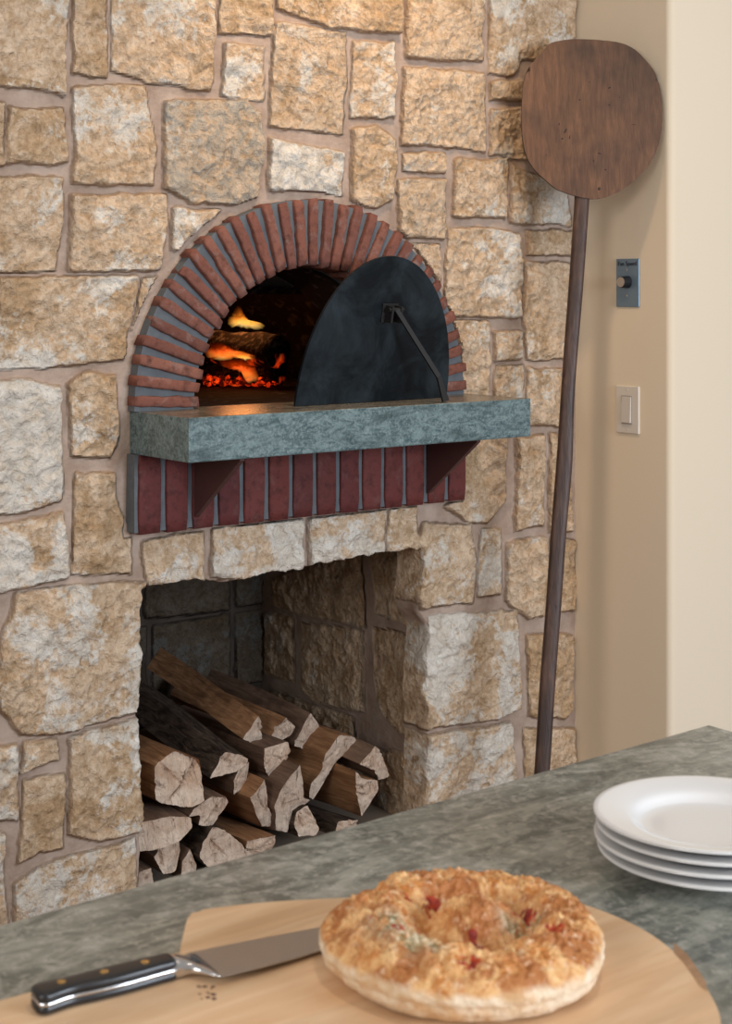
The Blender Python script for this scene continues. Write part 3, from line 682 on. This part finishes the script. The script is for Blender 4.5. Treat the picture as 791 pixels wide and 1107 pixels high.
    bm.to_mesh(o.data); bm.free(); o.data.polygons.foreach_set('use_smooth', [True]*len(o.data.polygons)); o.data.set_sharp_from_angle(angle=math.radians(40))
    return tag(o, label, 'firewood', 'split logs stacked in the wood box')
for (P, y0, sh, side, lb, bs) in LOGS: log_obj(P, y0, sh, side, lb, bs)

# ------------------------------------------------------------------ wooden peel leaning in the corner
peel = tag(empty('pizza_peel', (2.67, 2.73, 0)), 'large old dark wooden pizza peel leaning in the corner beside the stone wall', 'pizza peel')
def PP(px, py, off=0):
    k = (py-316)/F; t = (3.785+.1515*CZ)/(1+.1515*k)+off; return wp(px, py, t)
PW = mat_wood('aged_peel_wood', (.098, .043, .020), (.175, .082, .040), (14, 14, 1), (0, 0, 0), .48, 7, .35, (.045, .022, .013), .3)
PWE = mat_wood('peel_dark_edge', (.045, .025, .016), (.09, .05, .03), (14, 14, 1), (0, 0, 0), .6, 7, .3)
hd = [(165,105),(200,72),(280,56),(370,55),(470,62),(540,75),(600,105),(650,155),(695,215),(715,275),(727,350),(728,440),(720,520),(695,600),(650,670),(580,740),(500,790),(430,812),(385,812),(320,800),(240,772),(190,738),(120,670),(85,610),(68,540),(60,440),(62,350),(67,280),(88,200),(130,145)]
hp = catmull([(550+x/4.394, 30+y/4.394) for x, y in hd], 4)
hp = [(x+.35*mn.noise(Vector((x*.3, y*.3, 0))), y+.35*mn.noise(Vector((x*.3, y*.3, 5)))) for x, y in hp]
bm = bmesh.new(); back = Vector((VX, VY, 0))*.020
prism(bm, [PP(x, y) for x, y in hp], back, 0)
bmesh.ops.bevel(bm, geom=[e for e in bm.edges if all(abs((v.co-PP(637,130)).dot(Vector((VX,VY,0)))) < .03 for v in e.verts) and any(len(f.verts) > 8 for f in e.link_faces)], offset=.0075, segments=3, affect='EDGES', material=1)
for f in bm.faces:
    if len(f.verts) <= 8 : f.material_index = 1
head = bobj('peel_head', bm, [PW, PWE], peel, False)
KM = plain('knot_dark', (.022, .010, .007), .7)   # knots, nail holes and gouges in the head
for (x, y, a, b, an) in ((238,458,2.2,5,.2),(268,490,3.5,10,.5),(288,520,2,7,.1),(253,527,4,3.5,0),(335,342,3,3,0),(477,285,6,2.5,-.5),(476,367,3,3,0),(430,597,6,2.5,.3),(402,632,2,5,-.4),(458,675,4,2.5,0),(428,765,5,6,.4),(592,460,9,1,0),(382,258,3,1.5,0),(177,605,2,2,0),(177,383,1.5,1.5,0),(525,330,2,2,0)):
    cx_, cy_ = 550+x/4.394, 30+y/4.394; ring_ = []
    for k in range(10):
        q = 2*math.pi*k/10; u, v = a/3.3*math.cos(q), b/3.3*math.sin(q)
        ring_.append((cx_+u*math.cos(an)-v*math.sin(an), cy_+u*math.sin(an)+v*math.cos(an)))
    bm = bmesh.new(); prism(bm, [PP(*r, -.0006) for r in ring_], Vector((VX, VY, 0))*.003); bobj('knot', bm, KM, head)
HL = [(622,208,638,208),(621,226,637,226),(618,270,634,270),(614.7,317,630.5,317),(611.5,360,627,358),(609,395,624,395),(606,440,621,440),(602,500,619.5,500),(596,575,613,575),(590.7,653,607.6,653),(584,740,601,740),(578.4,831,595.3,831),(572,920,589,920),(566.5,990,583.5,990)]
bm = bmesh.new(); rings = []
Lp = catmull([(a, b) for a, b, c, d in HL], 4, False); Rp = catmull([(c, d) for a, b, c, d in HL], 4, False)
for (lx, ly), (rx_, ry_) in zip(Lp, Rp):
    a = PP(lx, ly, .004); b = PP(rx_, ry_, .004); row = []
    cc = (a+b)/2; hx = (b-a)/2; dv = Vector((VX, VY, 0))*.016
    for k in range(14):
        q = 2*math.pi*k/14; cs, sn = math.cos(q), math.sin(q); e = .55
        row.append(bm.verts.new(cc+hx*math.copysign(abs(cs)**e, cs)+dv*(1+math.copysign(abs(sn)**e, sn))))
    rings.append(row)
for i in range(len(rings)-1):
    for k in range(14): bm.faces.new((rings[i][k], rings[i][(k+1)%14], rings[i+1][(k+1)%14], rings[i+1][k]))
bm.faces.new(rings[0][::-1]); bm.faces.new(rings[-1])
PH = mat_wood('aged_handle_wood', (.050, .025, .018), (.115, .060, .040), (12, 12, .8), (0, 0, 0), .45, 7, .4, (.03, .017, .013))
bobj('handle', bm, PH, peel, True)

# ------------------------------------------------------------------ wall controls
def xb(c, s, bev=.001, bm=None):
    bm = bm or bmesh.new(); box(bm, c, s, None, bev); return bm
a = PXx(667, 280, XR); b = PXx(691.5, 332, XR); yc = (a.y+b.y)/2; zc = (a.z+b.z)/2; wy = abs(a.y-b.y); hz = abs(a.z-b.z)
fan = tag(empty('fan_speed_control', (XR, yc, zc)), 'blue-grey fan speed plate with a round knob high on the plaster wall', 'dial switch')
bobj('plate', xb((XR-.002, yc, zc), (.005, wy, hz), .0015), plain('blue_grey_steel', (.20, .29, .38), .38, .5), fan)
bm = bmesh.new(); cyl(bm, (XR-.004, yc, zc+.002), (XR-.030, yc, zc+.002), wy*.21, 32, wy*.185); kb = bobj('knob', bm, plain('black_knob', (.01, .01, .012), .4), fan, False)
bm = bmesh.new(); cyl(bm, (XR-.0300, yc, zc+.002), (XR-.0318, yc, zc+.002), wy*.165, 32); kc = bobj('knob_cap', bm, plain('brushed_cap', (.55, .50, .45), .3, .8), kb)
SCR = plain('bright_screw', (.6, .6, .6), .25, .9)
for dz in (.30, -.29):
    bm = bmesh.new(); cyl(bm, (XR-.004, yc, zc+dz*hz*.9), (XR-.0062, yc, zc+dz*hz*.9), .0032, 12); bobj('screw', bm, SCR, fan)
cu = bpy.data.curves.new('lettering', 'FONT'); cu.body = 'Fan Speed'; cu.size = .0165; cu.extrude = .0003; cu.align_x = 'CENTER'; cu.align_y = 'CENTER'
to = bpy.data.objects.new('tmp_text', cu); COL.objects.link(to); bpy.context.view_layer.update()
tm = bpy.data.meshes.new_from_object(to); bpy.data.objects.remove(to)
tm.transform(Matrix.Translation((XR-.0052, yc, zc+hz*.395)) @ Matrix.Rotation(-math.pi/2, 4, 'Z') @ Matrix.Rotation(math.pi/2, 4, 'X'))
link('lettering', tm, plain('dark_ink', (.01, .012, .02), .6), fan)
a = PXx(667, 416.5, XR); b = PXx(691.5, 469.5, XR); yc = (a.y+b.y)/2; zc = (a.z+b.z)/2; wy = abs(a.y-b.y); hz = abs(a.z-b.z)
sw = tag(empty('light_switch', (XR, yc, zc)), 'white rocker light switch below the blue fan speed plate', 'light switch')
WP = plain('white_plastic', (.72, .66, .58), .4); WP2 = plain('cream_plastic', (.66, .60, .53), .35)
bobj('plate', xb((XR-.0025, yc, zc), (.006, wy, hz), .002), WP, sw)
bm = bmesh.new(); box(bm, (XR-.0062, yc, zc), (.003, wy*.46, hz*.60), None, .0008); fr = bobj('rocker_frame', bm, plain('shadow_gap', (.35, .31, .27), .5), sw)
bm = bmesh.new(); box(bm, (XR-.0078, yc, zc), (.006, wy*.40, hz*.555), Matrix.Rotation(math.radians(2.5), 3, 'Y'), .001); bobj('rocker', bm, WP2, sw)
for dz in (.42, -.42):
    bm = bmesh.new(); cyl(bm, (XR-.0055, yc, zc+dz*hz), (XR-.0064, yc, zc+dz*hz), .0028, 12); bobj('screw', bm, WP2, sw)

# ------------------------------------------------------------------ counter
ZC = .93
CA = PZ(765.5, 783, ZC); CB = PZ(0, 999.5, ZC); ed = (CB-CA).normalized()
CC = PZ(791, 790.3, ZC); e2 = (CC-CA).normalized()
bm = bmesh.new()
prism(bm, [CA, CA+ed*1.9, CA+ed*1.9+e2*1.15, CA+e2*1.15], (0, 0, -.035), .003)
tag(bobj('countertop', bm, COUNTERM), 'long green-grey granite island countertop in the foreground', 'countertop')
bm = bmesh.new(); q = [CA+ed*.03+e2*.03, CA+ed*1.87+e2*.03, CA+ed*1.87+e2*1.12, CA+ed*.03+e2*1.12]
prism(bm, [Vector((p.x, p.y, 0)) for p in q], (0, 0, ZC-.0355)); cab = tag(bobj('island_cabinet', bm, plain('cream_cabinet', (.5, .45, .38), .5)), 'cream island cabinet under the granite countertop', 'cabinet')
# board
ZB = ZC+.022
BW = mat_wood('pale_board_wood', (.70, .44, .245), (.84, .60, .38), (1.2, 9, 9), (0, 0, -.12), .42, 5, .08, None, .5)
ol = [(.455,1.198),(.560,1.194),(.715,1.186),(.724,1.188),(.764,1.240),(.776,1.251),(.790,1.2525),(.845,1.231),(.905,1.197),(.985,1.146),(1.045,1.096),(1.074,1.055),(1.0815,1.008),(1.076,.955),(1.055,.898),(1.027,.850),(.992,.808),(.945,.778),(.880,.768),(.810,.785),(.750,.828),(.705,.885),(.672,.950),(.650,1.020),(.640,1.055),(.560,1.062),(.455,1.068),(.435,1.085),(.430,1.13),(.436,1.18)]
pts = catmull([(x, y) for x, y in ol], 4)
bm = bmesh.new(); prism(bm, [Vector((x, y, ZC+.0005)) for x, y in pts], (0, 0, ZB-ZC-.0005), .003)
board = tag(bobj('cutting_board', bm, BW, None, False), 'pale wooden cutting board with a handle, under the bread and knife', 'cutting board')
# darker band and burn marks in the board
bm = bmesh.new(); k1 = [PZ(x, y, ZB) for x, y in ((728,1019),(742,1031),(752,1045),(763,1062),(764,1072),(756,1066),(748,1054),(738,1040),(728,1030))]
prism(bm, [v+Vector((0,0,.0002)) for v in k1], (0, 0, -.003)); bobj('knot_streak', bm, mat_wood('knot_streak_wood', (.30,.165,.085), (.52,.31,.17), (1,5,5), (0,0,0), .5, 12, .1), board)
bm = bmesh.new(); R = random.Random(4)
for k in range(16):
    p = PZ(222+R.uniform(-11, 11), 1074+R.uniform(-9, 9), ZB); bmesh.ops.create_icosphere(bm, subdivisions=1, radius=R.uniform(.0012,.0028), matrix=Matrix.Translation(p) @ Matrix.Diagonal((1,1,.12,1)))
bobj('brand_mark', bm, plain('burnt_mark', (.10,.045,.03), .8), board)

# bread: coiled round loaf
def bread():
    c = Vector((.8985, 1.008, ZB)); NR, NT = 200, 460; SC = .1215
    r = np.linspace(0, 1, NR)[:, None]; th = np.linspace(0, 2*np.pi, NT, endpoint=False)[None, :]
    px_ = r*np.cos(th); py_ = r*np.sin(th)
    lob = 1+.016*np.sin(3*th+.6)+.012*np.sin(5*th+2)
    # flat section: s from centre (0) over the rim (.72) and round the side to the base (1)
    s = r+0*th; rad = np.where(s < .70, s/.70*.90, .90+.10*np.sin(np.clip((s-.70)/.16, 0, 1)*np.pi/2)-.17*np.clip((s-.86)/.14, 0, 1)**1.5)
    X = rad*np.cos(th)*lob; Y = rad*np.sin(th)*lob
    top = .0395-.004*(rad)**2
    z = np.where(s < .70, top, 0)
    e0 = .036; z = np.where(s >= .70, e0-(e0-.022)*(1-np.cos(np.clip((s-.70)/.16, 0, 1)*np.pi/2)), z)
    z = np.where(s >= .86, .022-.022*np.sin(np.clip((s-.86)/.14, 0, 1)*np.pi/2), z)
    d = np.hypot(X-.08, Y+.03)
    tp = np.clip((.80-s)/.14, 0, 1)
    z = z+tp*(.009*np.exp(-(d/.24)**4)-.015*np.exp(-((d-.38)/.10)**2)+.008*np.exp(-((d-.70)/.20)**2))
    # coil break where the dough ends meet
    an = np.arctan2(Y+.03, X-.08); z = z-tp*.006*np.exp(-((an-1.9)/.16)**2)*np.exp(-((d-.72)/.2)**2)
    b1 = fbm(X+7, Y+3, 9, 4, 5, .6); b2 = 1-np.abs(fbm(X+2, Y+9, 13, 3, 8, .55))*2; b3 = fbm(X+1, Y+1, 40, 3, 6)
    st = fbm(th*3+X*0, z*60, 2.5, 3, 12)
    z = z+tp*(fbm(X+4, Y+6, 3.2, 2, 31)*.0065+b1*.0060+b2*.0040+b3*.0026)
    rim = np.clip((s-.6)/.2, 0, 1); k = 1+rim*(fbm(th*4, z*40+5, 2.0, 4, 14)*.020+fbm(th*12, z*90+5, 2.0, 3, 15)*.007)*np.clip((1-s)/.05, 0, 1)
    crease = np.exp(-((z-.016)/.003)**2)*rim*(.012); k = k-crease
    X2 = X*k*SC+c.x; Y2 = Y*k*SC+c.y; Z2 = np.maximum(z, 0)+c.z+.0008
    moat = np.exp(-((d-.37)/.15)**2)*tp
    V = np.stack([X2.ravel(), Y2.ravel(), Z2.ravel()], 1)
    ix = np.arange(NR*NT).reshape(NR, NT); nx_ = np.roll(ix, -1, 1)
    Fc = np.stack([ix[1:-1], ix[2:], nx_[2:], nx_[1:-1]], -1).reshape(-1, 4).tolist()
    me = bpy.data.meshes.new('bread')
    # close centre and base
    V = np.vstack([V, [[c.x, c.y, Z2[1].mean()], [c.x, c.y, c.z+.001]]]); C0 = NR*NT; C1 = C0+1
    for j in range(NT):
        Fc.append((C0, int(ix[1, j]), int(nx_[1, j]))); Fc.append((C1, int(nx_[-1, j]), int(ix[-1, j])))
    me.from_pydata(V.tolist(), [], Fc); me.update()
    red = np.zeros_like(X); 
    for (x, y, a) in ((507,1030,.10),(478,1042,.06),(450,1045,.05),(566,970,.11),(545,968,.06),(600,1000,.085),(470,960,.11),(440,962,.06),(522,1018,.05),(510,995,.07),(405,990,.05),(430,1000,.06)):
        p = PZ(x, y, ZB+.052); u = (p.x-c.x)/SC; v = (p.y-c.y)/SC
        red = np.maximum(red, np.exp(-(((X-u)**2+(Y-v)**2)/a**2)))
    red = red*np.clip(.75+b3*1.6, 0, 1)*tp
    herb = np.zeros_like(X)
    for (x, y, a) in ((425,1005,.17),(445,1020,.14),(470,1028,.08),(555,995,.10),(575,985,.08)):
        p = PZ(x, y, ZB+.045); u = (p.x-c.x)/SC; v = (p.y-c.y)/SC
        herb = np.maximum(herb, np.exp(-(((X-u)**2+(Y-v)**2)/a**2)))
    side = np.clip((s-.74)/.12, 0, 1)
    def e2(A): return np.concatenate([A.ravel(), [A[1].mean(), 0]])
    attrs(me, red=e2(red), herb=e2(herb), side=e2(side), high=e2((b1+b2*.4)*.5+.5))
    n = N('baked_crust', .58, .35); v = n.tc(); f1 = n.noise(v, 60, 5, .65, .6); f2 = n.noise(v, 140, 4, .65, .3); f3 = n.noise(v, 22, 4, .6, .5)
    gold = n.mix(n.val(f1, .38, .62), (.56, .22, .055), (.82, .52, .24))
    brown = n.mix(f2, (.30, .095, .025), (.56, .23, .07))
    c1 = n.mix(n.val(n.math('ADD', f3, n.math('MULTIPLY', n.attr('high'), .12)), .54, .64), gold, brown)
    c1 = n.mix(n.math('MULTIPLY', n.val(f2, .56, .68), .4), c1, (.98, .83, .62))
    sd = n.mix(n.val(n.noise(v, 45, 5, .6, .4), .42, .66), (.84, .70, .52), (.66, .42, .22))
    sd = n.mix(n.math('MULTIPLY', n.val(f2, .6, .7), .4), sd, (.45, .24, .11))
    c2 = n.mix(n.val(n.math('ADD', n.attr('side'), n.math('MULTIPLY', n.math('SUBTRACT', f3, .5), 1.2)), .45, .80), c1, sd)
    hb = n.mix(n.val(f2, .45, .55), (.72, .66, .48), (.20, .19, .09)); c3 = n.mix(n.math('MULTIPLY', n.attr('herb'), n.val(f1, .35, .5)), c2, hb)
    rd = n.mix(n.val(f1, .4, .6), (.52, .060, .015), (.22, .02, .012)); c4 = n.mix(n.val(n.math('MULTIPLY', n.attr('red'), n.math('ADD', f1, .5)), .35, .62), c3, rd)
    n.base(c4); n.bump(n.math('ADD', f1, n.math('MULTIPLY', f2, .5)), .55, .005)
    n.b.inputs['Subsurface Weight'].default_value = .08; n.b.inputs['Subsurface Scale'].default_value = .005
    o = link('bread_loaf', me, n.m, None, True)
    tag(o, 'golden round coiled loaf of bread with herbs and red bits on the cutting board', 'bread')
    R = random.Random(3); bm = bmesh.new()
    return o
bread()

# chef's knife lying on its side
knife = tag(empty('chef_knife', (.70, 1.12, ZB)), "chef's knife with black riveted handle lying on the cutting board", 'knife')
kd = Vector((.9925, -.122, 0)).normalized(); ks = Vector((kd.y, -kd.x, 0))    # ks points towards the near, cutting side
if ks.y > 0: ks = -ks
KO = Vector((.694, 1.144, 0)); 
def kp(a, s, z): return Vector((KO.x+kd.x*a+ks.x*s, KO.y+kd.y*a+ks.y*s, z))
zb0 = ZB+.0090
bl = [(.000,-.0125),(.02,-.0180),(.08,-.0190),(.14,-.0182),(.172,-.0160),(.188,-.0125),(.180,-.003),(.160,.012),(.13,.026),(.10,.0315),(.06,.036),(.024,.037),(.020,.030),(.014,.016),(.0,.010)]
bm = bmesh.new(); n = len(bl)
T = [bm.verts.new(kp(a, s, zb0+.0010*(1-max(0, s)/.045)-(a*.038))) for a, s in bl]; U = [bm.verts.new(kp(a, s, zb0-.0010*(1-max(0, s)/.045)-(a*.038))) for a, s in bl]
bm.faces.new(T); bm.faces.new(U[::-1])
for i in range(n): bm.faces.new((T[i], U[i], U[(i+1)%n], T[(i+1)%n]))
STL = N('knife_steel', .30, .5, .95); STL.base((.42, .41, .40)); STL.bump(STL.noise(STL.tc((3, 60, 3)), 20, 3), .04, .001)
bobj('blade', bm, STL.m, knife)
bm = bmesh.new(); R0 = []
BOL = [(-.006,-.011,.010,.0085),(.0,-.0115,.0105,.0085),(.008,-.0140,.013,.006),(.014,-.016,.022,.0035),(.020,-.0178,.032,.0020),(.0245,-.0182,.0372,.0013)]
for a, s0, s1, h in BOL:
    row = []; cs_, hs = (s0+s1)/2, (s1-s0)/2
    for k in range(16):
        q = 2*math.pi*k/16; row.append(bm.verts.new(kp(a, cs_+hs*math.copysign(abs(math.cos(q))**.7, math.cos(q)), zb0-a*.038+h*math.copysign(abs(math.sin(q))**.7, math.sin(q)))))
    R0.append(row)
for i in range(len(R0)-1):
    for k in range(16): bm.faces.new((R0[i][k], R0[i][(k+1)%16], R0[i+1][(k+1)%16], R0[i+1][k]))
bm.faces.new(R0[0][::-1]); bm.faces.new(R0[-1])
BST = plain('polished_bolster', (.62, .62, .63), .16, 1); bobj('bolster', bm, BST, knife, True)
HS = [(-.004,-.0112,.0105),(-.02,-.0118,.0112),(-.05,-.0125,.0135),(-.075,-.0118,.0135),(-.095,-.0112,.0125),(-.108,-.0118,.0145),(-.118,-.012,.0165),(-.124,-.009,.0145)]
def scale_piece(z0, z1, shr, name, mat, r=.65):
    bm = bmesh.new(); R0 = []
    cr = catmull(HS, 4, False)
    for i, (a, s0, s1) in enumerate(cr):
        row = []; c_, h_ = (s0+s1)/2, (s1-s0)/2-shr; e_ = 1 if i < len(cr)-2 else .9
        for k in range(20):
            q = 2*math.pi*k/20; row.append(bm.verts.new(kp(a, c_+h_*e_*math.copysign(abs(math.cos(q))**r, math.cos(q)), (z0+z1)/2+(z1-z0)/2*e_*math.copysign(abs(math.sin(q))**r, math.sin(q)))))
        R0.append(row)
    for i in range(len(R0)-1):
        for k in range(20): bm.faces.new((R0[i][k], R0[i][(k+1)%20], R0[i+1][(k+1)%20], R0[i+1][k]))
    bm.faces.new(R0[0][::-1]); bm.faces.new(R0[-1]); return bobj(name, bm, mat, knife, True)
BLK = plain('black_handle', (.012, .012, .014), .28)
scale_piece(ZB+.0105, ZB+.0185, .0006, 'handle_scale', BLK, .55); scale_piece(ZB+.0005, ZB+.0090, .0006, 'handle_scale', BLK, .55)
scale_piece(ZB+.0080, ZB+.0114, 0, 'tang', BST, .3)
BRS = plain('brass', (.75, .52, .20), .25, 1)
for a in (-.028, -.064, -.101):
    bm = bmesh.new(); cyl(bm, kp(a, .000, ZB+.012), kp(a, .000, ZB+.0188), .0036, 20); bobj('rivet', bm, BRS, knife)

# plates
pc = wp(769.5, 880, 1.640)
PLM = N('white_porcelain', .12, .5); PLM.base((.80, .79, .78)); PLM.b.inputs['Coat Weight'].default_value = .3; PLM = PLM.m
prof = [(0,.004),(.052,.004),(.056,.000),(.062,.000),(.066,.0045),(.078,.0115),(.100,.0165),(.1185,.0195),(.1200,.0215),(.1188,.0232),(.100,.0205),(.084,.0165),(.075,.0105),(.068,.0078),(.05,.0072),(0,.0072)]
def plate_mesh():
    P = catmull([(a, b) for a, b in prof], 4, False); NT = 96; V = []; Fc = []
    P = [(max(a, 0), b) for a, b in P]
    for a, b in P[1:-1]:
        for k in range(NT): V.append((a*math.cos(2*math.pi*k/NT), a*math.sin(2*math.pi*k/NT), b))
    m = len(P)-2; V += [(0, 0, P[0][1]), (0, 0, P[-1][1])]
    for i in range(m-1):
        for k in range(NT): Fc.append((i*NT+k, i*NT+(k+1)%NT, (i+1)*NT+(k+1)%NT, (i+1)*NT+k))
    for k in range(NT): Fc.append((m*NT, (k+1)%NT, k)); Fc.append((m*NT+1, (m-1)*NT+k, (m-1)*NT+(k+1)%NT))
    me = bpy.data.meshes.new('dinner_plate'); me.from_pydata(V, [], Fc); me.update(); me.materials.append(PLM); me.shade_smooth(); return me
pm = plate_mesh()
for k, lb in enumerate(('white dinner plate at the bottom of the stack, resting on the countertop','white dinner plate second from the bottom of the stack','white dinner plate just under the top one of the stack','white dinner plate on top of the stack with its well in full view')):
    o = bpy.data.objects.new('dinner_plate', pm); COL.objects.link(o); o.location = (pc.x+(.0015,-.001,.0008,-.0015)[k], pc.y+(-.001,.001,0,.0015)[k], ZC+.0005+k*.0118); o.rotation_euler.z = k*.7
    tag(o, lb, 'plate', 'stacked white plates on the countertop')
